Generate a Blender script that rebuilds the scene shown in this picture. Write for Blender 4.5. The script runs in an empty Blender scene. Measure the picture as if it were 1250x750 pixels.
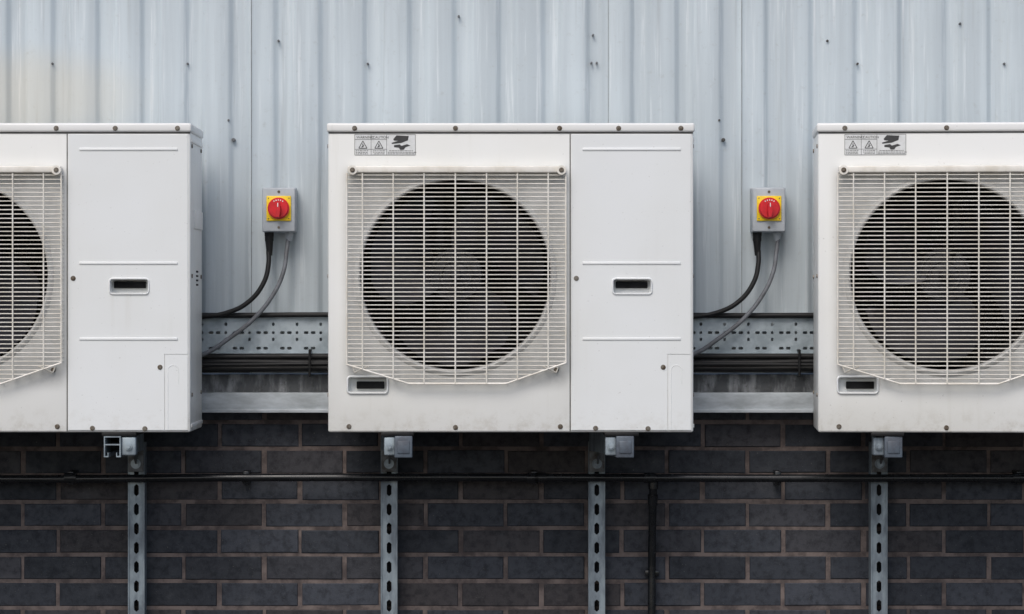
import bpy, bmesh, math, random
from mathutils import Vector, Matrix
random.seed(7)
S=bpy.context.scene
k=0.0022; D=8.0; VX=600; CZ=1.6; CX=(VX-625)*k
def W(px,py,d):
    f=(D+d)/D
    return Vector((CX+(px-VX)*k*f, d, CZ+(375-py)*k*f))
def kd(d): return k*(D+d)/D

# ------------------------------------------------------------ materials
def newmat(name):
    m=bpy.data.materials.new(name); m.use_nodes=True
    nt=m.node_tree; b=nt.nodes['Principled BSDF']
    return m,nt,b
def N(nt,t,**kw):
    n=nt.nodes.new(t)
    for a,v in kw.items(): setattr(n,a,v)
    return n
def noise(nt,vec,scale,detail=4,rough=.6,stretch=None):
    n=N(nt,'ShaderNodeTexNoise'); n.inputs['Scale'].default_value=scale
    n.inputs['Detail'].default_value=min(detail,4); n.inputs['Roughness'].default_value=rough
    if stretch:
        mp=N(nt,'ShaderNodeMapping'); mp.inputs['Scale'].default_value=stretch
        nt.links.new(vec,mp.inputs['Vector']); vec=mp.outputs['Vector']
    nt.links.new(vec,n.inputs['Vector'])
    return n.outputs['Fac']
def mathn(nt,op,a,b=None,clamp=False):
    n=N(nt,'ShaderNodeMath',operation=op); n.use_clamp=clamp
    for i,v in enumerate((a,b)):
        if v is None: continue
        if isinstance(v,(int,float)): n.inputs[i].default_value=v
        else: nt.links.new(v,n.inputs[i])
    return n.outputs[0]
def rng(nt,v,a,b,c=0,d=1):
    n=N(nt,'ShaderNodeMapRange'); n.inputs[1].default_value=a;n.inputs[2].default_value=b
    n.inputs[3].default_value=c;n.inputs[4].default_value=d; n.clamp=True
    n.interpolation_type='SMOOTHSTEP'
    nt.links.new(v,n.inputs[0]); return n.outputs[0]
def mix(nt,f,a,b):
    n=N(nt,'ShaderNodeMix',data_type='RGBA')
    fi=n.inputs[0]; ai=n.inputs[6]; bi=n.inputs[7]
    if isinstance(f,(int,float)): fi.default_value=f
    else: nt.links.new(f,fi)
    for s,v in ((ai,a),(bi,b)):
        if isinstance(v,tuple): s.default_value=(*v,1) if len(v)==3 else v
        else: nt.links.new(v,s)
    return n.outputs[2]
def bump(nt,b,h,strength,dist=.002):
    n=N(nt,'ShaderNodeBump'); n.inputs['Strength'].default_value=strength; n.inputs['Distance'].default_value=dist
    nt.links.new(h,n.inputs['Height']); nt.links.new(n.outputs[0],b.inputs['Normal'])
def simple(name,c1,c2=None,rough=.5,metal=0,scale=20,stretch=None,bmp=0,lo=.35,hi=.65,spec=.5):
    m,nt,b=newmat(name)
    g=N(nt,'ShaderNodeNewGeometry')
    c2=c2 or tuple(x*.75 for x in c1)
    f=noise(nt,g.outputs['Position'],scale,4,.65,stretch)
    nt.links.new(mix(nt,rng(nt,f,lo,hi),c1,c2),b.inputs['Base Color'])
    b.inputs['Metallic'].default_value=metal
    b.inputs['Specular IOR Level'].default_value=spec
    nt.links.new(rng(nt,f,.3,.7,rough-.08,rough+.1),b.inputs['Roughness'])
    if bmp: bump(nt,b,f,bmp)
    return m

def enamel(name,base,dirtamt=1.0,rough=.34,grille=False):
    m,nt,b=newmat(name)
    g=N(nt,'ShaderNodeNewGeometry'); tc=N(nt,'ShaderNodeTexCoord')
    P=g.outputs['Position']
    sep=N(nt,'ShaderNodeSeparateXYZ'); nt.links.new(tc.outputs['Object'],sep.inputs[0])
    big=noise(nt,P,2.3,3,.55)
    col=mix(nt,rng(nt,big,.3,.7),base,tuple(x*y for x,y in zip(base,(.95,.945,.925))))
    st=noise(nt,P,1,4,.6,(38,38,2.2))
    stm=mathn(nt,'MULTIPLY',rng(nt,st,.52,.80),rng(nt,big,.40,.7))
    col=mix(nt,mathn(nt,'MULTIPLY',stm,.34*dirtamt),col,(.46,.43,.36))
    fine=noise(nt,P,26,4,.7)
    if grille:
        # greyer tone mixed into the panel behind the grille
        hx=rng(nt,mathn(nt,'ABSOLUTE',mathn(nt,'SUBTRACT',sep.outputs[0],(557-623.5)*k)),.320,.275)
        hz=rng(nt,mathn(nt,'ABSOLUTE',mathn(nt,'SUBTRACT',sep.outputs[2],(528-338)*k)),.315,.265)
        gtone=mathn(nt,'MULTIPLY',mathn(nt,'MULTIPLY',hx,hz),rng(nt,fine,.2,.7,.5,.85))
        col=mix(nt,gtone,col,(.42,.42,.405))
    low=mathn(nt,'MULTIPLY',rng(nt,sep.outputs[2],.085,0.0),rng(nt,fine,.44,.72))
    col=mix(nt,mathn(nt,'MULTIPLY',low,.42*dirtamt),col,(.38,.34,.27))
    lowl=mathn(nt,'MULTIPLY',rng(nt,sep.outputs[2],.22,0.0),rng(nt,sep.outputs[0],.25,-.5))
    col=mix(nt,mathn(nt,'MULTIPLY',lowl,.28*dirtamt),col,(.56,.54,.47))
    sp=noise(nt,P,150,2,.5)
    col=mix(nt,mathn(nt,'MULTIPLY',rng(nt,sp,.71,.78),.4*dirtamt),col,(.16,.13,.10))
    nt.links.new(col,b.inputs['Base Color'])
    nt.links.new(rng(nt,fine,.3,.7,rough,rough+.15),b.inputs['Roughness'])
    bump(nt,b,big,.25,.006)
    return m
M={}
M['body']=enamel('white_enamel',(.785,.79,.775),grille=True)
M['door']=enamel('door_enamel',(.78,.80,.805),.6)
M['lid']=enamel('lid_enamel',(.80,.80,.79),.8)
M['guard']=simple('guard_plastic',(.82,.79,.73),(.68,.64,.56),.45,scale=14,bmp=.1)
M['dark']=simple('dark_cavity',(.010,.010,.011),(.006,.006,.006),.8,spec=.2)
M['shroud']=simple('shroud_grey',(.016,.016,.017),(.010,.010,.010),.6,spec=.3)
M['blade']=simple('fan_blade_plastic',(.048,.048,.060),(.030,.030,.036),.5,scale=7,spec=.3)
M['hub']=simple('fan_hub_plastic',(.026,.026,.030),(.018,.018,.020),.5,scale=20,spec=.3)
M['gap']=simple('seam_shadow_gap',(.10,.10,.10),(.06,.06,.055),.9)
M['screw']=simple('screw_steel',(.22,.20,.17),(.10,.07,.045),.5,.5,scale=60)
M['zinc']=simple('galvanised_steel',(.34,.40,.44),(.17,.20,.23),.5,.4,scale=22,stretch=(1,1,.35),bmp=.15)
M['zincd']=simple('dull_steel',(.17,.18,.19),(.08,.075,.07),.6,.3,scale=30,bmp=.3)
M['tray']=simple('galvanised_tray',(.42,.48,.52),(.28,.33,.36),.5,.3,scale=16,bmp=.1)
M['rubber']=simple('black_rubber',(.009,.009,.010),(.015,.015,.015),.5,scale=30,spec=.3)
M['pipe']=simple('black_pipe',(.006,.007,.008),(.012,.013,.015),.25,scale=12,spec=.5)
M['gcable']=simple('grey_pvc',(.16,.17,.19),(.11,.115,.125),.5,scale=25)
M['cap']=simple('plastic_end_cap',(.10,.125,.155),(.07,.08,.10),.45,scale=30)
M['sbox']=simple('grey_switch_box',(.44,.47,.50),(.37,.40,.43),.45,scale=18)
M['yellow']=simple('yellow_plastic',(.90,.64,.01),(.80,.54,.01),.4,scale=30)
M['red']=simple('red_plastic',(.66,.012,.025),(.50,.01,.018),.35,scale=30)
M['white']=simple('white_print',(.8,.8,.8),(.7,.7,.7),.5)
M['ink']=simple('black_ink',(.03,.03,.03),(.05,.05,.05),.6)
M['label']=simple('label_paper',(.72,.73,.73),(.64,.65,.64),.5,scale=60)
M['flash']=simple('flashing_paint',(.50,.545,.58),(.32,.35,.37),.5,scale=9,stretch=(1,1,3),bmp=.15,lo=.3,hi=.7)

# cladding
m,nt,b=newmat('cladding_paint'); M['clad']=m
g=N(nt,'ShaderNodeNewGeometry'); P=g.outputs['Position']
sep=N(nt,'ShaderNodeSeparateXYZ'); nt.links.new(P,sep.inputs[0])
s1=noise(nt,P,1,4,.6,(20,20,.6)); s2=noise(nt,P,1.6,3,.6); s3=noise(nt,P,55,4,.7); s4=noise(nt,P,1,4,.7,(75,75,2.4))
s5=noise(nt,P,1,4,.65,(42,42,1.1))
col=mix(nt,rng(nt,s1,.3,.7),(.565,.63,.665),(.46,.515,.55))
col=mix(nt,mathn(nt,'MULTIPLY',rng(nt,s2,.4,.75),.40),col,(.41,.455,.475))
col=mix(nt,mathn(nt,'MULTIPLY',rng(nt,s4,.53,.76),.60),col,(.76,.80,.82))
col=mix(nt,mathn(nt,'MULTIPLY',rng(nt,s5,.56,.76),.45),col,(.33,.355,.365))
col=mix(nt,mathn(nt,'MULTIPLY',rng(nt,s3,.57,.8),.30),col,(.30,.30,.28))
c0=W(-10,120,.44)
dx=mathn(nt,'POWER',mathn(nt,'DIVIDE',mathn(nt,'SUBTRACT',sep.outputs[0],c0.x),.38),2)
dz=mathn(nt,'POWER',mathn(nt,'DIVIDE',mathn(nt,'SUBTRACT',sep.outputs[2],c0.z),.13),2)
st=mathn(nt,'ADD',mathn(nt,'ADD',dx,dz),mathn(nt,'ADD',mathn(nt,'MULTIPLY',s2,1.0),mathn(nt,'MULTIPLY',s1,.8)))
col=mix(nt,rng(nt,st,2.6,.8,0,.42),col,(.58,.52,.40))
low_shade=mathn(nt,'MULTIPLY',rng(nt,sep.outputs[2],CZ+.35,CZ-.15),rng(nt,s1,.3,.65,.4,1))  # shade on the lower wall between units, put into the cladding colour
col=mix(nt,mathn(nt,'MULTIPLY',low_shade,.42),col,(.33,.365,.385))
nt.links.new(col,b.inputs['Base Color']); b.inputs['Roughness'].default_value=.42
bump(nt,b,s2,.4,.01)
# bricks
m,nt,b=newmat('engineering_brick'); M['brick']=m
g=N(nt,'ShaderNodeNewGeometry'); P=g.outputs['Position']
a=N(nt,'ShaderNodeVertexColor'); a.layer_name='bv'
sp=N(nt,'ShaderNodeSeparateColor'); nt.links.new(a.outputs['Color'],sp.inputs[0])
n1=noise(nt,P,45,4,.75); n2=noise(nt,P,9,4,.6); n3=noise(nt,P,180,2,.6)
col=mix(nt,sp.outputs[0],(.021,.025,.033),(.052,.058,.073))
col=mix(nt,rng(nt,sp.outputs[1],.65,1,0,.7),col,(.056,.047,.047))
col=mix(nt,rng(nt,n1,.40,.75,0,.65),col,(.010,.012,.015))
col=mix(nt,rng(nt,n2,.54,.80,0,.5),col,(.085,.088,.097))
col=mix(nt,rng(nt,n3,.66,.78,0,.5),col,(.18,.175,.17))
nt.links.new(col,b.inputs['Base Color']); nt.links.new(rng(nt,n1,.3,.7,.5,.8),b.inputs['Roughness'])
b.inputs['Specular IOR Level'].default_value=.3
bump(nt,b,n1,.6,.003)
M['mortar']=simple('mortar',(.185,.150,.138),(.080,.066,.064),.9,scale=17,bmp=.6,spec=.2)
m,nt,b=newmat('stained_concrete'); M['conc']=m
g=N(nt,'ShaderNodeNewGeometry'); P=g.outputs['Position']
n1=noise(nt,P,1,4,.6,(30,30,9)); n2=noise(nt,P,70,4,.7)
col=mix(nt,rng(nt,n1,.42,.66),(.12,.125,.13),(.36,.37,.38)); col=mix(nt,rng(nt,n2,.5,.75,0,.6),col,(.05,.05,.05))
nt.links.new(col,b.inputs['Base Color']); b.inputs['Roughness'].default_value=.85; bump(nt,b,n2,.5,.003)
M['asphalt']=simple('asphalt',(.055,.055,.057),(.035,.035,.036),.9,scale=90,bmp=.5)

# ------------------------------------------------------------ mesh helpers
def obj(name,mesh,parent=None,loc=None):
    o=bpy.data.objects.new(name,mesh); S.collection.objects.link(o)
    if loc is not None: o.location=loc
    if parent: o.parent=parent
    return o
def empty(name,loc=(0,0,0)):
    e=bpy.data.objects.new(name,None); e.empty_display_size=.1; e.location=loc; S.collection.objects.link(e); return e
def finish(bm,name,mat,smooth=False,ang=40):
    bmesh.ops.recalc_face_normals(bm,faces=bm.faces)
    me=bpy.data.meshes.new(name); bm.to_mesh(me); bm.free(); me.materials.append(mat)
    if smooth:
        for p in me.polygons: p.use_smooth=True
        try: me.set_sharp_from_angle(angle=math.radians(ang))
        except Exception: pass
    return me
def abox(bm,x0,x1,y0,y1,z0,z1,bev=0,seg=2):
    r=bmesh.ops.create_cube(bm,size=1)
    vs=r['verts']
    for v in vs:
        v.co=Vector(((x0+x1)/2+v.co.x*(x1-x0),(y0+y1)/2+v.co.y*(y1-y0),(z0+z1)/2+v.co.z*(z1-z0)))
    if bev:
        es={e for v in vs for e in v.link_edges}
        bmesh.ops.bevel(bm,geom=list(es),offset=bev,segments=seg,profile=.5,affect='EDGES')
def tube(bm,p0,p1,r,n=8,caps=True,r2=None):
    p0=Vector(p0);p1=Vector(p1);d=(p1-p0); L=d.length
    q=d.to_track_quat('Z','Y').to_matrix().to_4x4(); 
    bmesh.ops.create_cone(bm,cap_ends=caps,segments=n,radius1=r,radius2=r if r2 is None else r2,depth=L,matrix=Matrix.Translation((p0+p1)/2)@q)
def boxmesh(name,mat,*boxes,bev=0,seg=2):
    bm=bmesh.new()
    for bx in boxes: abox(bm,*bx,bev=bev,seg=seg)
    return finish(bm,name,mat,bev>0)
def revolve(bm,prof,cx,cz,n=96,closed=False):
    rings=[]
    for r,y in prof:
        rings.append([bm.verts.new((cx+r*math.cos(2*math.pi*i/n),y,cz+r*math.sin(2*math.pi*i/n))) for i in range(n)])
    for a_,b_ in zip(rings,rings[1:]):
        for i in range(n): bm.faces.new((a_[i],a_[(i+1)%n],b_[(i+1)%n],b_[i]))
    return rings
def perforated(name,mat,xs,zs,hole,y,thick,cham=.35,parent=None,loc=None):
    bm=bmesh.new(); cache={}
    def v(x,z):
        key=(round(x,6),round(z,6))
        if key not in cache: cache[key]=bm.verts.new((x,y,z))
        return cache[key]
    for i in range(len(xs)-1):
        for j in range(len(zs)-1):
            x0,x1,z0,z1=xs[i],xs[i+1],zs[j],zs[j+1]
            if hole(i,j):
                c=min(x1-x0,z1-z0)*cham
                for (a,b_,sx,sz) in ((x0,z0,1,1),(x1,z0,-1,1),(x0,z1,1,-1),(x1,z1,-1,-1)):
                    bm.faces.new((v(a,b_),v(a+sx*c,b_),v(a,b_+sz*c)))
            else: bm.faces.new((v(x0,z0),v(x1,z0),v(x1,z1),v(x0,z1)))
    for f in bm.faces:
        f.normal_update()
        if f.normal.y>0: f.normal_flip()
    me=bpy.data.meshes.new(name); bm.to_mesh(me); bm.free(); me.materials.append(mat)
    o=obj(name,me,parent,loc)
    md=o.modifiers.new('thick','SOLIDIFY'); md.thickness=thick; md.offset=-1
    return o

# ------------------------------------------------------------ AC unit parts (local coords)
UX=623.5
def lx(px): return (px-UX)*k
def lz(py): return (528-py)*k
parts=[]
def bool_cut(base,cuts):
    ob=obj('tmp',base)
    cs=[]
    for c in cuts:
        co=obj('cut',c); cs.append(co)
        md=ob.modifiers.new('b','BOOLEAN'); md.operation='DIFFERENCE'; md.solver='EXACT'; md.object=co
    bpy.context.view_layer.update()
    dg=bpy.context.evaluated_depsgraph_get()
    me=bpy.data.meshes.new_from_object(ob.evaluated_get(dg))
    for o in cs+[ob]: bpy.data.objects.remove(o)
    return me
DEPTH=.32
bm=bmesh.new(); abox(bm,lx(400.5),lx(846.5),0,DEPTH,0,lz(161),bev=.006,seg=3); base=finish(bm,'casing',M['body'])
def rcut(x0,x1,y0,y1,dep,bev=.003):
    bm=bmesh.new(); abox(bm,lx(x0),lx(x1),-.02,dep,lz(y1),lz(y0),bev=bev,seg=3); return finish(bm,'c',M['body'])
FX,FZ=lx(556),lz(336); FR=.2585
bm=bmesh.new(); tube(bm,(FX,-.02,FZ),(FX,.285,FZ),FR,n=96); cyl=finish(bm,'c',M['dark'])
base=bool_cut(base,[cyl,rcut(425.5,472,461,479,.03),rcut(749,794.5,341.5,358,.03),rcut(695.3,696.7,100,600,.006,0)])
for p in base.polygons: p.use_smooth=True
base.set_sharp_from_angle(angle=math.radians(35))
parts.append(('casing',base))
bm=bmesh.new(); abox(bm,lx(697.2),lx(843.5),-.0022,.001,lz(525.5),lz(164),bev=.0012)
door=finish(bm,'door_panel',M['door'])
door=bool_cut(door,[rcut(749,794.5,341.5,358,.03),rcut(814.7,815.7,433,600,.01,0),rcut(814.7,900,432.4,433.3,.01,0)])
parts.append(('door_panel',door))
parts.append(('seam_shadow_strips',boxmesh('seam_shadow_strips',M['gap'],(lx(401),lx(846),-.0012,.001,lz(163.2),lz(161.3)),(lx(695.4),lx(696.6),-.0002,.004,lz(526),lz(163.6)))))  # dark strips painting in the shadow of the lid and door seams
def lip(name,x0,x1,y0,y1,w=2.6):
    bm=bmesh.new()
    def rr(x0,x1,z0,z1,rad):
        pts=[]
        for cx_,cz_,a0 in ((x1-rad,z1-rad,0),(x0+rad,z1-rad,90),(x0+rad,z0+rad,180),(x1-rad,z0+rad,270)):
            for i in range(5):
                a=math.radians(a0+i*22.5); pts.append((cx_+rad*math.cos(a),cz_+rad*math.sin(a)))
        return pts
    ww=w*k
    loops=[]
    for off,y in ((ww,-.0015),(ww*.6,-.006),(ww*.25,-.006),(-.0005,-.001),(-.0015,.028)):
        pts=rr(lx(x0)-off,lx(x1)+off,lz(y1)-off,lz(y0)+off,.006+max(off,0))
        loops.append([bm.verts.new((p[0],y,p[1])) for p in pts])
    for a_,b_ in zip(loops,loops[1:]):
        n=len(a_)
        for i in range(n): bm.faces.new((a_[i],a_[(i+1)%n],b_[(i+1)%n],b_[i]))
    bm.faces.new(loops[-1])
    return finish(bm,name,M['door'],True)
parts.append(('handle_recess',lip('handle_recess',425.5,472,461,479)))
parts.append(('door_handle_recess',lip('door_handle_recess',749,794.5,341.5,358)))
parts.append(('recess_pocket',boxmesh('recess_pocket',M['dark'],(lx(752),lx(791),.016,.0275,lz(352),lz(343.5)),(lx(435),lx(469),.016,.0275,lz(475),lz(466)),bev=.002)))
parts.append(('door_ribs',boxmesh('door_ribs',M['door'],*[(lx(711),lx(831),-.0045,-.0015,lz(y+1.6),lz(y-1.6)) for y in (182.5,321.5,414)],bev=.0014,seg=3)))
bm=bmesh.new()
x0,x1=lx(819),lx(832); zt=lz(446); rad=(x1-x0)/2
path=[(x0,-.002,lz(524)),(x0,-.002,zt-rad)]+[((x0+x1)/2+rad*math.cos(a),-.002,zt-rad+rad*math.sin(a)) for a in [math.pi-i*math.pi/10 for i in range(1,10)]]+[(x1,-.002,zt-rad),(x1,-.002,zt-.05)]
for p,q in zip(path,path[1:]): tube(bm,p,q,.0012,6)
parts.append(('service_cover_rib',finish(bm,'service_cover_rib',M['door'],True)))
bm=bmesh.new(); abox(bm,lx(399),lx(848),-.006,DEPTH+.005,lz(161.6),lz(150.5),bev=.006,seg=4)
parts.append(('lid',finish(bm,'lid',M['lid'],True)))
bm=bmesh.new()
revolve(bm,[(FR+.014,-.0003),(FR+.010,-.004),(FR+.003,-.007),(FR-.001,-.005),(FR-.003,.000),(FR-.004,.012)],FX,FZ)
parts.append(('bell_mouth',finish(bm,'bell_mouth',M['body'],True)))
bm=bmesh.new(); revolve(bm,[(FR-.0035,.011),(FR-.003,.27),(0.02,.272)],FX,FZ)
parts.append(('fan_shroud',finish(bm,'fan_shroud',M['shroud'],True)))
bm=bmesh.new()
x=-.25
while x<.25:
    h=math.sqrt(max(0,.252**2-x*x)); 
    if h>.02: abox(bm,FX+x,FX+x+.0025,.235,.262,FZ-h,FZ+h)
    x+=.011
parts.append(('coil_fins',finish(bm,'coil_fins',M['dark'])))
bm=bmesh.new()
for dx in (-.045,.045): abox(bm,FX+dx-.008,FX+dx+.008,.205,.222,FZ-.245,FZ+.245)
tube(bm,(FX,.13,FZ),(FX,.215,FZ),.052,n=32)
parts.append(('motor_frame',finish(bm,'motor_frame',M['shroud'])))
bm=bmesh.new(); NR,NA=14,16
for bl in range(3):
    th0=math.radians(62-120*bl); grid=[]
    for i in range(NR+1):
        u=i/NR; r=.050+u*(.243-.050)
        wdt=math.radians(70+22*math.sin(u*math.pi*.8)-14*max(0,u-.85)/.15)
        sweep=math.radians(-40*u**1.3)
        row=[]
        for j in range(NA+1):
            v=j/NA
            th=th0+sweep+(v-.5)*wdt
            rr_=r
            y=.105-(v-.5)*(.115-.035*u) - .020*math.sin(v*math.pi)
            if i==NR: rr_=r-.016*abs(2*v-1)**3
            row.append(bm.verts.new((FX+rr_*math.cos(th),y,FZ+rr_*math.sin(th))))
        grid.append(row)
    for i in range(NR):
        for j in range(NA): bm.faces.new((grid[i][j],grid[i+1][j],grid[i+1][j+1],grid[i][j+1]))
bmesh.ops.solidify(bm,geom=list(bm.faces),thickness=.003)
parts.append(('fan_blades',finish(bm,'fan_blades',M['blade'],True)))
bm=bmesh.new()
revolve(bm,[(.0001,.030),(.012,.031),(.016,.036),(.017,.052),(.036,.056),(.038,.050),(.043,.050),(.045,.060),(.062,.062),(.064,.056),(.068,.056),(.072,.064),(.073,.13)],FX,FZ,64)
tube(bm,(FX,.018,FZ),(FX,.034,FZ),.008,n=6)
for i in range(9):
    a=i*math.pi/4.5; c,s=math.cos(a),math.sin(a)
    tube(bm,(FX+.017*c,.054,FZ+.017*s),(FX+.064*c,.060,FZ+.064*s),.0022,6)
parts.append(('fan_hub',finish(bm,'fan_hub',M['hub'],True)))
# guard
bm=bmesh.new(); GY=-.026
def gl(py): return 423.5 if py<445 else 423.5+(py-445)/(468-445)*(500-423.5)
def gr(py): return 691 if py<443 else 691-(py-443)/(468-443)*(691-617)
py=214.5
while py<467.5:
    a_,b_=lx(gl(py)),lx(gr(py)); z=lz(py)
    tube(bm,(a_,GY,z),(b_,GY,z),.00150,6)
    tube(bm,(a_,GY,z),(a_,-.001,z),.0013,5); tube(bm,(b_,GY,z),(b_,-.001,z),.0013,5)
    py+=5.27
yv=GY-.0022
for px in (443,480.5,518,556,594,631.5,669):
    pb=468
    if px<500: pb=445+(px-423.5)/(500-423.5)*23
    if px>617: pb=443+(691-px)/(691-617)*25
    tube(bm,(lx(px),yv,lz(212)),(lx(px),yv,lz(pb)),.0021,8)
fr=[(424,212),(424,445),(500,468.5),(617,468.5),(690.5,443),(690.5,212)]
for p,q in zip(fr,fr[1:]): tube(bm,(lx(p[0]),GY-.001,lz(p[1])),(lx(q[0]),GY-.001,lz(q[1])),.0024,8)
for sx,px in ((1,676),(-1,436)):
    tube(bm,(lx(px-sx*14),-.02,lz(447)),(lx(px+sx*3),-.006,lz(455)),.002,6)
    tube(bm,(lx(px+sx*3),-.006,lz(455)),(lx(px+sx*6),-.003,lz(447)),.002,6)
parts.append(('fan_guard',finish(bm,'fan_guard',M['guard'],True)))
bm=bmesh.new(); abox(bm,lx(425),lx(690),-.033,-.0005,lz(211.5),lz(203.5),bev=.003,seg=3)
for px in (431,685): tube(bm,(lx(px),-.037,lz(208.5)),(lx(px),-.001,lz(208.5)),.0125,16)
parts.append(('guard_top_rail',finish(bm,'guard_top_rail',M['guard'],True)))
bm=bmesh.new()
def screw(bm,px,py,y=0,r=.0055):
    c=Vector((lx(px),y,lz(py)))
    tube(bm,c+Vector((0,.001,0)),c+Vector((0,-.0012,0)),r*1.25,14)
    tube(bm,c+Vector((0,-.001,0)),c+Vector((0,-.004,0)),r*.8,6)
for px,py,y in ((433,157,-.006),(556,157,-.006),(683,157,-.006),(755,157,-.006),(831,157,-.006),
    (426,521,0),(556,522,0),(684,521,0),(727,523,-.002),(791,523.5,-.002),(703.5,340,-.002),(809.5,448.5,-.002),(679,452,0),(431,208.5,-.037),(685,208.5,-.037)):
    screw(bm,px,py,y)
for zz in (.10,.42,.77):
    for sx in (-1,1):
        X=lx(846.5) if sx>0 else lx(400.5)
        for yy in (.03,.28): tube(bm,(X-sx*.001,yy,zz),(X+sx*.003,yy,zz),.0055,8)
parts.append(('screws',finish(bm,'screws',M['screw'])))
X=lx(846.5)
parts.append(('side_vent_slots',boxmesh('side_vent_slots',M['dark'],*[(X-.001,X+.0015,.15,.20,.395+i*.012,.400+i*.012) for i in range(4)])))
parts.append(('side_panel_seam',boxmesh('side_panel_seam',M['lid'],(X-.001,X+.003,.012,.31,.012,.022),(X-.001,X+.003,.012,.31,.78,.79),(X-.001,X+.004,.09,.30,.55,.60),bev=.001)))
parts.append(('feet',boxmesh('feet',M['rubber'],*[(lx(a),lx(b_),.0,.30,-.010,.001) for a,b_ in ((465,505),(738,780))],bev=.002)))
bm=bmesh.new(); abox(bm,lx(433),lx(507),-.0006,.0005,lz(189.5),lz(164.5)); parts.append(('warning_label',finish(bm,'warning_label',M['label'])))
bm=bmesh.new()
def line(x0,y0,x1,y1,w=.45,yy=-.0009):
    a_=Vector((lx(x0),0,lz(y0)));b_=Vector((lx(x1),0,lz(y1)));d=(b_-a_).normalized();n=Vector((-d.z,0,d.x))*w*k*.5
    vs=[bm.verts.new((p.x,yy,p.z)) for p in (a_+n,b_+n,b_-n,a_-n)]; bm.faces.new(vs)
def poly(pts,yy=-.0011): bm.faces.new([bm.verts.new((lx(x),yy,lz(y))) for x,y in pts])
for s in ((433,164.5,507,164.5),(433,189.5,507,189.5),(433,164.5,433,189.5),(507,164.5,507,189.5),(453,164.5,453,189.5),(472,164.5,472,189.5),(433,170.5,472,170.5),(433,182.5,472,182.5)): line(*s)
for cx_ in (443,462.5):
    t=[(cx_-5,181.2),(cx_+5,181.2),(cx_,172.3)]
    for p,q in zip(t,t[1:]+t[:1]): line(*p,*q,w=.9)
    line(cx_-1.8,180,cx_+1.6,178,w=1); line(cx_,175.5,cx_,180,w=1.1)
poly([(484,165.5),(499,166.2),(498,171.5),(490,174.8),(478.5,176),(478,174.6),(486,172.2),(481,171.8),(480,170.2)],-.0011)
poly([(481,177.5),(488,176.5),(490,178.3),(497,176.2),(501,178),(495,180),(493,183),(488.5,183.2),(487,180.6),(481,180)],-.0011)
for y in (184.3,186.2,188):
    x=434.5
    while x<505:
        w=random.uniform(1,3.4)
        if not (451<x+w and x<454) and not(470<x+w and x<473): line(x,y,x+w,y,w=.7)
        x+=w+.8
for txt,px in (('WARNING',435.2),('CAUTION',455)):
    c=bpy.data.curves.new('t','FONT'); c.body=txt; c.size=4.3*k
    o=bpy.data.objects.new('t',c); S.collection.objects.link(o); bpy.context.view_layer.update()
    me=bpy.data.meshes.new_from_object(o.evaluated_get(bpy.context.evaluated_depsgraph_get()))
    bpy.data.objects.remove(o)
    me.transform(Matrix.Translation((lx(px),-.0011,lz(169.3)))@Matrix.Rotation(math.pi/2,4,'X'))
    bm.from_mesh(me)
me=bpy.data.meshes.new('label_print'); bm.to_mesh(me); bm.free(); me.materials.clear(); me.materials.append(M['ink'])
for p in me.polygons: p.material_index=0
parts.append(('label_print',me))

for px,rot,fan in ((623.5,0,0),(9.5,0,-47),(1221.5,-4.0,22)):
    loc=W(px,528,0)
    e=empty('air_conditioner_unit',loc)
    if rot:
        fl=W(998.5,528,0); R=Matrix.Rotation(math.radians(rot),3,'Z')
        e.location=fl-R@Vector((lx(400.5),0,0)); e.rotation_euler=(0,0,math.radians(rot))
    for nm,me in parts:
        o=obj(nm,me,e)
        if nm in('fan_blades','fan_hub') and fan:
            C=Matrix.Translation((FX,0,FZ)); o.matrix_local=C@Matrix.Rotation(math.radians(fan),4,'Y')@C.inverted()

# ------------------------------------------------------------ corrugated cladding
CD=.43
pitch=54.4
bm=bmesh.new(); prof=[]
def Xc(px): return W(px,0,CD).x
def sst(t): return t*t*(3-2*t)
for n in range(-16,36):
    b0=307+pitch*n
    step=-.0016 if ( -8<=n<0 or 8<=n<11 or n>=19) else 0
    dep=.0125
    prof.append((Xc(b0),CD+step)); prof.append((Xc(b0+12),CD+step-.0006)); prof.append((Xc(b0+25),CD+step))
    for t in (.2,.4,.6,.8,1): prof.append((Xc(b0+25+t*9),CD+step+dep*sst(t)))
    prof.append((Xc(b0+40),CD+step+dep+.0004))
    for t in (1,.8,.6,.4,.2,.05): prof.append((Xc(b0+54-t*9),CD+step+dep*sst(t)))
zt=4.6; zb=W(0,456,CD).z
zs=[zb,1.7,2.2,3.0,zt]
rows=[[bm.verts.new((x,y,z)) for x,y in prof] for z in zs]
for a_,b_ in zip(rows,rows[1:]):
    for i in range(len(prof)-1): bm.faces.new((a_[i],a_[i+1],b_[i+1],b_[i]))
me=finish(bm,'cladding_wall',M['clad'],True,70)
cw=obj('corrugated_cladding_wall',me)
bm=bmesh.new()
for px,py in ((64,78),(229,78),(449,78),(722,77),(728.5,77),(1047,78),(340,50),(724,43),(1172,29),(279,147),(285,171),(883,171),(1010,50),(878,147),(560,20),(1226,78)):
    c=W(px,py,CD-.001); r=.0032 if py!=171 else .0055
    tube(bm,c+Vector((0,.014,0)),c-Vector((0,.002,0)),r,12); tube(bm,c,c-Vector((0,.004,0)),r*.65,6)
obj('cladding_screws',finish(bm,'cladding_screws',M['zincd']),cw)
bm=bmesh.new()
for px in (307,742.5,905.5):
    x=Xc(px); abox(bm,x-.0006,x+.0004,CD-.0022,CD+.001,zb,zt)
obj('panel_laps',finish(bm,'panel_laps',M['zincd']),cw)

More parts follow.
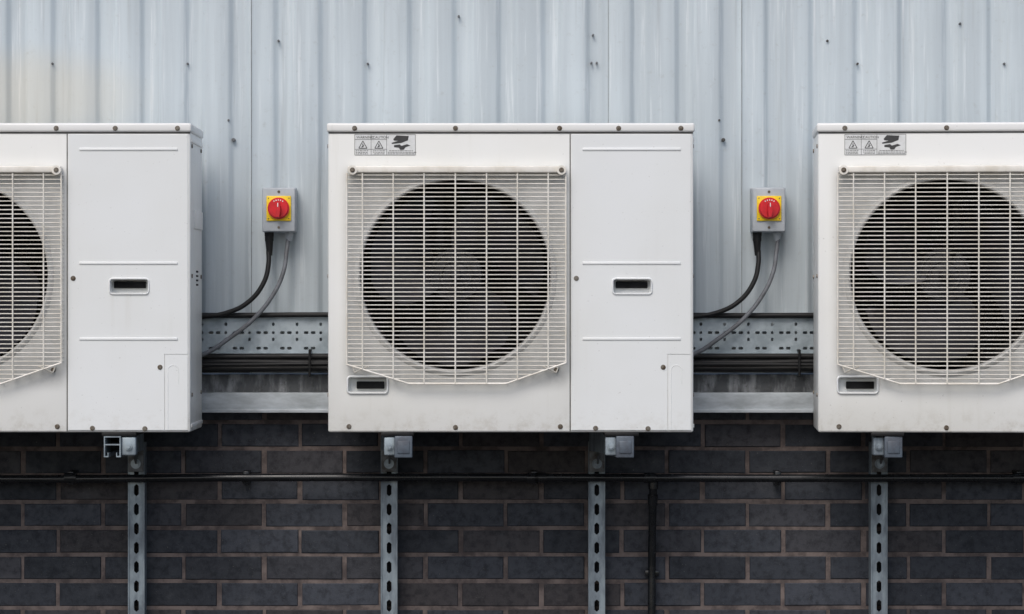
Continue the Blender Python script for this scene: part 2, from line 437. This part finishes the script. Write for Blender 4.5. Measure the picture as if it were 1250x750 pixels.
# ledge and flashing
xl,xr=-3.1,3.3
z=lambda py,d: W(0,py,d).z
bm=bmesh.new(); abox(bm,xl,xr,.425,.60,z(480,.42),z(457,.42),bev=.004)
obj('concrete_ledge',finish(bm,'concrete_ledge',M['conc'],True))
bm=bmesh.new()
fy=.385
abox(bm,xl,xr,fy,.47,z(502,fy),z(479.5,fy),bev=.003,seg=3); abox(bm,xl,xr,fy-.006,fy+.002,z(504,fy),z(499.5,fy),bev=.0015)
obj('wall_flashing',finish(bm,'wall_flashing',M['flash'],True))

# ------------------------------------------------------------ brick wall
BY=.46; kb=kd(BY); ph=32.4*kb; pw=98.3*kb
z0=z(645,BY); j=.0112
bm=bmesh.new(); lay=bm.loops.layers.float_color.new('bv')
for n in range(-13,5):
    zz=z0+n*ph
    jx=W(322.5 if n%2==0 else 366,0,BY).x
    for mth in range(-13,15):
        a_=jx+mth*pw+j/2+random.uniform(-.002,.002); b_=jx+(mth+1)*pw-j/2+random.uniform(-.002,.002)
        if b_<xl or a_>xr: continue
        c_=zz+j/2+random.uniform(-.0013,.0013); d_=zz+ph-j/2+random.uniform(-.0013,.0013)
        yo=BY+random.uniform(-.0015,.0015); bv=.0025
        cv=(random.random(),random.random(),random.random(),1)
        nx=random.uniform(-.001,.001); tl=random.uniform(-.0008,.0008)
        r0=[bm.verts.new(p) for p in ((a_,BY+.012,c_),(b_,BY+.012,c_),(b_,BY+.012,d_),(a_,BY+.012,d_))]
        r1=[bm.verts.new(p) for p in ((a_,yo+bv,c_),(b_,yo+bv,c_+tl),(b_,yo+bv,d_+tl),(a_,yo+bv,d_))]
        r2=[bm.verts.new(p) for p in ((a_+bv,yo+nx,c_+bv),(b_-bv,yo-nx,c_+bv+tl),(b_-bv,yo-nx,d_-bv+tl),(a_+bv,yo+nx,d_-bv))]
        fs=[bm.faces.new(r2)]
        for A,B in ((r0,r1),(r1,r2)):
            for q in range(4): fs.append(bm.faces.new((A[q],A[(q+1)%4],B[(q+1)%4],B[q])))
        for f in fs:
            for l in f.loops: l[lay]=cv
bw=empty('brick_wall')
obj('bricks',finish(bm,'bricks',M['brick']),bw)
bm=bmesh.new(); abox(bm,xl,xr,BY+.0030,BY+.15,-.02,z(482,BY))
obj('mortar_joints',finish(bm,'mortar_joints',M['mortar']),bw)

# ------------------------------------------------------------ ground
bm=bmesh.new(); bmesh.ops.create_grid(bm,x_segments=2,y_segments=2,size=150)
obj('asphalt_ground',finish(bm,'asphalt_ground',M['asphalt']))

# ------------------------------------------------------------ cable tray, cables
TD=.395
tray=empty('perforated_cable_tray')
kt=kd(TD)
start=W(252,0,TD).x; unit_w=29*kt
nst=int((start-xl)/unit_w); xx=start-nst*unit_w
pat=((3,'a'),(5.5,'h'),(3,'s'),(5.5,'h'),(5,'s'),(3.2,'v'),(3.8,'s'))
xs=[xx-.01]; kinds=['s']; xs.append(xx)
while xx<xr:
    for w,kk in pat:
        xx+=w*kt; xs.append(xx); kinds.append(kk)
zrows=[431,427,423.6,416.5,412.5,408,404.6,398,394,391,388]
zsr=[z(p,TD) for p in zrows]
def th(i,jj):
    kk=kinds[i]
    if kk=='h': return jj in (1,5)
    if kk=='v': return jj in (3,5,7)
    return False
perforated('tray_web',M['tray'],xs,zsr,th,TD,.0015,.25,parent=tray)
bm=bmesh.new(); abox(bm,xl,xr,TD-.012,TD+.03,z(388,TD),z(388,TD)+.0015); abox(bm,xl,xr,TD-.012,TD+.03,z(431,TD)-.0015,z(431,TD))
obj('tray_flanges',finish(bm,'tray_flanges',M['tray']),tray)

def cable(name,pts,r,mat,parent=None,dz=0):
    c=bpy.data.curves.new(name,'CURVE'); c.dimensions='3D'; c.bevel_depth=r; c.bevel_resolution=4; c.resolution_u=16; c.use_fill_caps=True
    sp=c.splines.new('BEZIER'); sp.bezier_points.add(len(pts)-1)
    for bp,p in zip(sp.bezier_points,pts):
        bp.co=p; bp.handle_left_type=bp.handle_right_type='AUTO'
    c.materials.append(mat)
    o=bpy.data.objects.new(name,c); S.collection.objects.link(o)
    if parent: o.parent=parent
    return o
def hrun(py,d,amp=.6,n=26):
    return [W(-760+i*(2700/n),py+random.uniform(-amp,amp),d) for i in range(n+1)]
cable('electrical_cable',hrun(385,.385,.5),.0075,M['rubber'])
cb=empty('insulated_pipe_bundle')
for nm,py,d,r in (('pipe_a',435.5,.385,.0085),('pipe_b',442.5,.38,.0085),('pipe_c',450,.385,.0095),('pipe_d',445,.36,.005)):
    cable(nm,hrun(py,d,.7),r,M['rubber'],cb)
bm=bmesh.new()
for px in (378,976,60,640,):
    a_=W(px,428,.352); b_=W(px,459,.352); tube(bm,a_,b_,.0035,8); tube(bm,b_,b_+Vector((0,.08,0)),.0035,8); tube(bm,a_,a_+Vector((0,.045,0)),.0035,8)
obj('pipe_clips',finish(bm,'pipe_clips',M['rubber'],True),cb)

# ------------------------------------------------------------ isolator switches
SD=.36
for off in (0,598):
    c=W(340.5+off,256,SD); e=empty('isolator_switch',c); ks=kd(SD)
    def q(px): return (px-340.5)*ks
    def qz(py): return (256-py)*ks
    obj('box_body',boxmesh('box_body',M['sbox'],(q(320),q(361),.004,.068,qz(283.5),qz(229)),bev=.004,seg=3),e)
    obj('box_cover',boxmesh('box_cover',M['sbox'],(q(320.6),q(360.4),-.006,.003,qz(283),qz(229.5)),bev=.0035,seg=3),e)
    obj('yellow_plate',boxmesh('yellow_plate',M['yellow'],(q(325.5),q(355.5),-.011,-.005,qz(270),qz(239.5)),bev=.002),e)
    bm=bmesh.new(); C=Vector((0,0,qz(254.8)))
    tube(bm,C+Vector((0,-.010,0)),C+Vector((0,-.019,0)),13.2*ks,40); tube(bm,C+Vector((0,-.018,0)),C+Vector((0,-.024,0)),12.2*ks,40,r2=11.4*ks)
    obj('rotary_knob',finish(bm,'rotary_knob',M['red'],True),e)
    bm=bmesh.new()
    pr=[(-2.2,-12),(2.2,-12),(3.4,-4),(3.0,3),(1.8,7),(0,8.5),(-1.8,7),(-3.0,3),(-3.4,-4)]
    f0=[bm.verts.new((x*ks,-.023,C.z+zq*ks)) for x,zq in pr]; f1=[bm.verts.new((x*ks*.8,-.046,C.z+zq*ks*.93)) for x,zq in pr]
    bm.faces.new(f1); n=len(pr)
    for i in range(n): bm.faces.new((f0[i],f0[(i+1)%n],f1[(i+1)%n],f1[i]))
    bmesh.ops.bevel(bm,geom=[e_ for e_ in bm.edges if all(v.co.y<-.04 for v in e_.verts)],offset=.001,segments=2,affect='EDGES')
    obj('knob_handle',finish(bm,'knob_handle',M['red']),e)
    bm=bmesh.new(); abox(bm,-.5*ks,.5*ks,-.0468,-.0455,C.z+1.5*ks,C.z+6.2*ks)
    for t in range(-2,3):
        a=math.pi/2+t*.27; r_=10.3*ks; X_,Z_=r_*math.cos(a),C.z+r_*math.sin(a)
        abox(bm,X_-.6*ks,X_+.6*ks,-.0246,-.0235,Z_-1*ks,Z_+.6*ks)
    obj('knob_print',finish(bm,'knob_print',M['white']),e)
    bm=bmesh.new()
    for dx,dzp in ((-12.5,12.5),(12.5,12.5),(-12.5,-12.5),(12.5,-12.5)):
        tube(bm,(dx*ks,-.010,C.z+dzp*ks),(dx*ks,-.0118,C.z+dzp*ks),.0018,8)
    for pyy in (234.3,278): tube(bm,(0,-.005,qz(pyy)),(0,-.0075,qz(pyy)),.0038,12)
    obj('cover_screws',finish(bm,'markings',M['screw']),e)
    bm=bmesh.new()
    def gp(px,py,dy=.035): return Vector((q(px),dy,qz(py)))
    tube(bm,gp(327.5,283),gp(327.5,288),.0145,6); tube(bm,gp(327.5,288),gp(327.5,294),.0125,16); tube(bm,gp(327.5,294),gp(328,312),.0115,16,r2=.0075)
    obj('cable_gland_black',finish(bm,'gl',M['rubber'],True),e)
    bm=bmesh.new(); tube(bm,gp(352,283),gp(352,288),.0125,6); tube(bm,gp(352,288),gp(352,294),.0105,16,r2=.008)
    obj('cable_gland_grey',finish(bm,'gl2',M['sbox'],True),e)
    dd=SD+.035
    jit=random.uniform(-2,2) if off else 0
    def path(pts): return [W(a+off+(jit if 310<b_<410 else 0),b_,d) for a,b_,d in pts]
    cable('switch_cable',path([(327.8,306,dd),(327.8,322,.385),(322,345,.375),(303,369,.37),(277,382,.37),(250,386.5,.37),(205,388,.375),(160,388,.38)]),.0068,M['rubber'])
    cable('flexible_cable',path([(352,290,dd),(350,306,.385),(346,332,.375),(332,362,.365),(308,391,.36),(280,413,.355),(250,432,.355),(215,441,.36),(170,446,.37)]),.0060,M['gcable'])

# ------------------------------------------------------------ conduit pipes
pp=empty('horizontal_conduit_pipe'); PD=.388
cable('pipe',[W(x,y,PD) for x,y in ((-760,587),(-300,586),(0,585),(80,585),(250,583.5),(420,583),(640,583),(655,583),(900,584),(1100,584),(1250,584),(1900,585))],.0112,M['pipe'],pp)
bm=bmesh.new()
for px in (650,793,1243,86,660): 
    a_=W(px-7,583.5,PD);b_=W(px+7,583.5,PD); tube(bm,a_,b_,.0140,16)
for px in (652,86,1245,300,950):
    c=W(px,583.5,PD); abox(bm,c.x-.009,c.x+.009,PD+.002,BY+.003,c.z-.019,c.z+.019,bev=.003)
obj('couplings_and_clips',finish(bm,'couplings',M['pipe'],True),pp)
dp=empty('vertical_drain_pipe'); VD=.40
cable('pipe',[W(797.5,588,VD),W(797,610,VD+.01),W(796,660,.435),W(795.5,750,.438),W(795,1000,.438),W(795,1020,.438)],.0112,M['pipe'],dp)
bm=bmesh.new(); tube(bm,W(797.5,584,VD),W(797.5,597,VD),.0138,16); tube(bm,W(797,604,VD+.006),W(796.6,616,VD+.012),.0142,16)
for py in (700,900):
    c=W(796,py,.438); abox(bm,c.x-.02,c.x+.02,.436,.465,c.z-.008,c.z+.008,bev=.002)
obj('pipe_joint',finish(bm,'pipe_joint',M['pipe'],True),dp)

# ------------------------------------------------------------ strut brackets
PF=.412
for pc,fc,capped in ((166.5,137,False),(475,492.5,True),(728.5,763,True),(1073,1090.5,True),(-370,-350,True)):
    c=W(pc,588,PF); e=empty('slotted_mounting_bracket',(c.x,0,0)); kp=kd(PF)
    hw=9*kp; sw=2.9*kp
    ztop=z(540,PF)
    zc=ztop-.01; zs_=[ztop,zc]; ks_=['s']
    while zc>.02:
        zc-=14.5*kp; zs_.append(zc); ks_.append('h'); zc-=9*kp; zs_.append(zc); ks_.append('s')
    perforated('post_face',M['zinc'],[-hw,-sw,sw,hw],zs_[::-1],lambda i,jj,K=ks_[::-1]:(i==1 and K[jj]=='h'),PF,.0025,.42,parent=e)
    zb_=zs_[-1]
    obj('post_flanges',boxmesh('post_flanges',M['zinc'],(-hw-.0025,-hw,PF-.005,BY-.001,zb_,ztop),(hw,hw+.0025,PF-.005,BY-.001,zb_,ztop)),e)
    obj('post_foot',boxmesh('post_foot',M['zincd'],(-.06,.06,PF-.05,BY-.004,.0,.008),bev=.002),e)
    obj('fixing_plate',boxmesh('fixing_plate',M['zincd'],(-hw-.001,hw+.001,PF-.014,PF-.0065,z(576,PF),z(530,PF)),bev=.0015),e)
    bm=bmesh.new(); zz=z(566,PF)
    tube(bm,(0,PF-.013,zz),(0,PF-.017,zz),.014,20); tube(bm,(0,PF-.016,zz),(0,PF-.025,zz),.009,6)
    obj('bolt',finish(bm,'bolt',M['zinc']),e)
    y0,y1=-.005,PF-.012
    F=W(fc,0,y0).x-c.x; B=0
    zt_=W(0,528,0).z-.0105; h=.056; w=.0225
    zb2=zt_-h
    def sect(bm,x0,x1,za,zb_,ya=y0,yb=y1):
        def shear(y): return F+(B-F)*(y-y0)/(y1-y0)
        vs=[]
        for yy in (ya,yb):
            s=shear(yy)
            vs.append([bm.verts.new((s+x,yy,zq)) for x,zq in ((x0,za),(x1,za),(x1,zb_),(x0,zb_))])
        A,Bv=vs
        bm.faces.new(A); bm.faces.new(Bv[::-1])
        for i in range(4): bm.faces.new((A[i],A[(i+1)%4],Bv[(i+1)%4],Bv[i]))
    bm=bmesh.new(); t=.003
    sect(bm,-w,w,zt_-t,zt_); sect(bm,-w,-w+t,zb2,zt_-t); sect(bm,w-t,w,zb2,zt_-t)
    sect(bm,-w+t,-w+t+.009,zb2,zb2+t); sect(bm,w-t-.009,w-t,zb2,zb2+t)
    sect(bm,-w+t+.007,-w+t+.009,zb2+t,zb2+.012); sect(bm,w-t-.009,w-t-.007,zb2+t,zb2+.012)
    if not capped: sect(bm,-w+t,w-t,zt_-.024,zt_-.021)
    obj('channel_arm',finish(bm,'channel_arm',M['zinc']),e)
    # block added beside the arm, standing in for the arm's lit side
    sgn=1 if not capped else -1
    xa=F+sgn*(w+.0005); xb=F+sgn*(w+(.040 if not capped else .030))
    bm=bmesh.new(); abox(bm,min(xa,xb),max(xa,xb),y0+.010,y0+.050,zb2+.004,zt_-.002,bev=.004,seg=3)
    xm=(xa+xb)/2; zm=(zb2+zt_)/2
    tube(bm,(xm,y0+.012,zm),(xm,y0+.004,zm),.0095,20); tube(bm,(xm,y0+.006,zm),(xm,y0-.001,zm),.006,6)
    obj('arm_side_block',finish(bm,'arm_side_block',M['zinc'],True),e)
    if capped:
        bm=bmesh.new(); abox(bm,F-w-.0015,F+w+.0015,y0-.006,y0+.025,zb2-.0015,zt_+.0005,bev=.003,seg=3)
        abox(bm,F-w+.006,F+w-.006,y0-.009,y0-.004,zb2+.01,zt_-.012,bev=.0025)
        obj('end_cap',finish(bm,'end_cap',M['cap'],True),e)
    bm=bmesh.new()
    pts=[(y1,zb2-.045),(y1,zb2+.002),(y1-.10,zb2+.002)]
    A=[bm.verts.new((B+.004,yq,zq)) for yq,zq in pts]; Bb=[bm.verts.new((B-.0005,yq,zq)) for yq,zq in pts]
    bm.faces.new(A); bm.faces.new(Bb[::-1])
    for i in range(3): bm.faces.new((A[i],A[(i+1)%3],Bb[(i+1)%3],Bb[i]))
    obj('gusset',finish(bm,'gusset',M['zincd']),e)

# ------------------------------------------------------------ light
w=bpy.data.worlds.new('World'); S.world=w; w.use_nodes=True
nt=w.node_tree; bg=nt.nodes['Background']; sky=nt.nodes.new('ShaderNodeTexSky'); sky.sky_type='NISHITA'; sky.sun_disc=False
el,az=math.radians(48),math.radians(200)
sky.sun_elevation=el; sky.sun_rotation=az; sky.dust_density=2.8; sky.air_density=1.0
nt.links.new(sky.outputs[0],bg.inputs[0]); bg.inputs[1].default_value=.145
L=bpy.data.lights.new('sun','SUN'); L.energy=1.45; L.angle=math.radians(30); L.color=(1,.975,.94)
lo=bpy.data.objects.new('sun',L); S.collection.objects.link(lo)
dv=Vector((math.sin(az)*math.cos(el),math.cos(az)*math.cos(el),math.sin(el)))
lo.rotation_euler=dv.to_track_quat('Z','Y').to_euler(); lo.location=(0,-5,8)
# ------------------------------------------------------------ camera
cam=bpy.data.cameras.new('camera'); co=bpy.data.objects.new('camera',cam); S.collection.objects.link(co)
co.location=(CX,-D,CZ); co.rotation_euler=(math.pi/2,0,0); cam.sensor_width=36; cam.lens=36*D/(1250*k); cam.shift_x=25/1250
cam.clip_start=.1; cam.clip_end=500; S.camera=co
S.view_settings.view_transform='Standard'; S.view_settings.look='None'; S.view_settings.exposure=0; S.view_settings.gamma=1
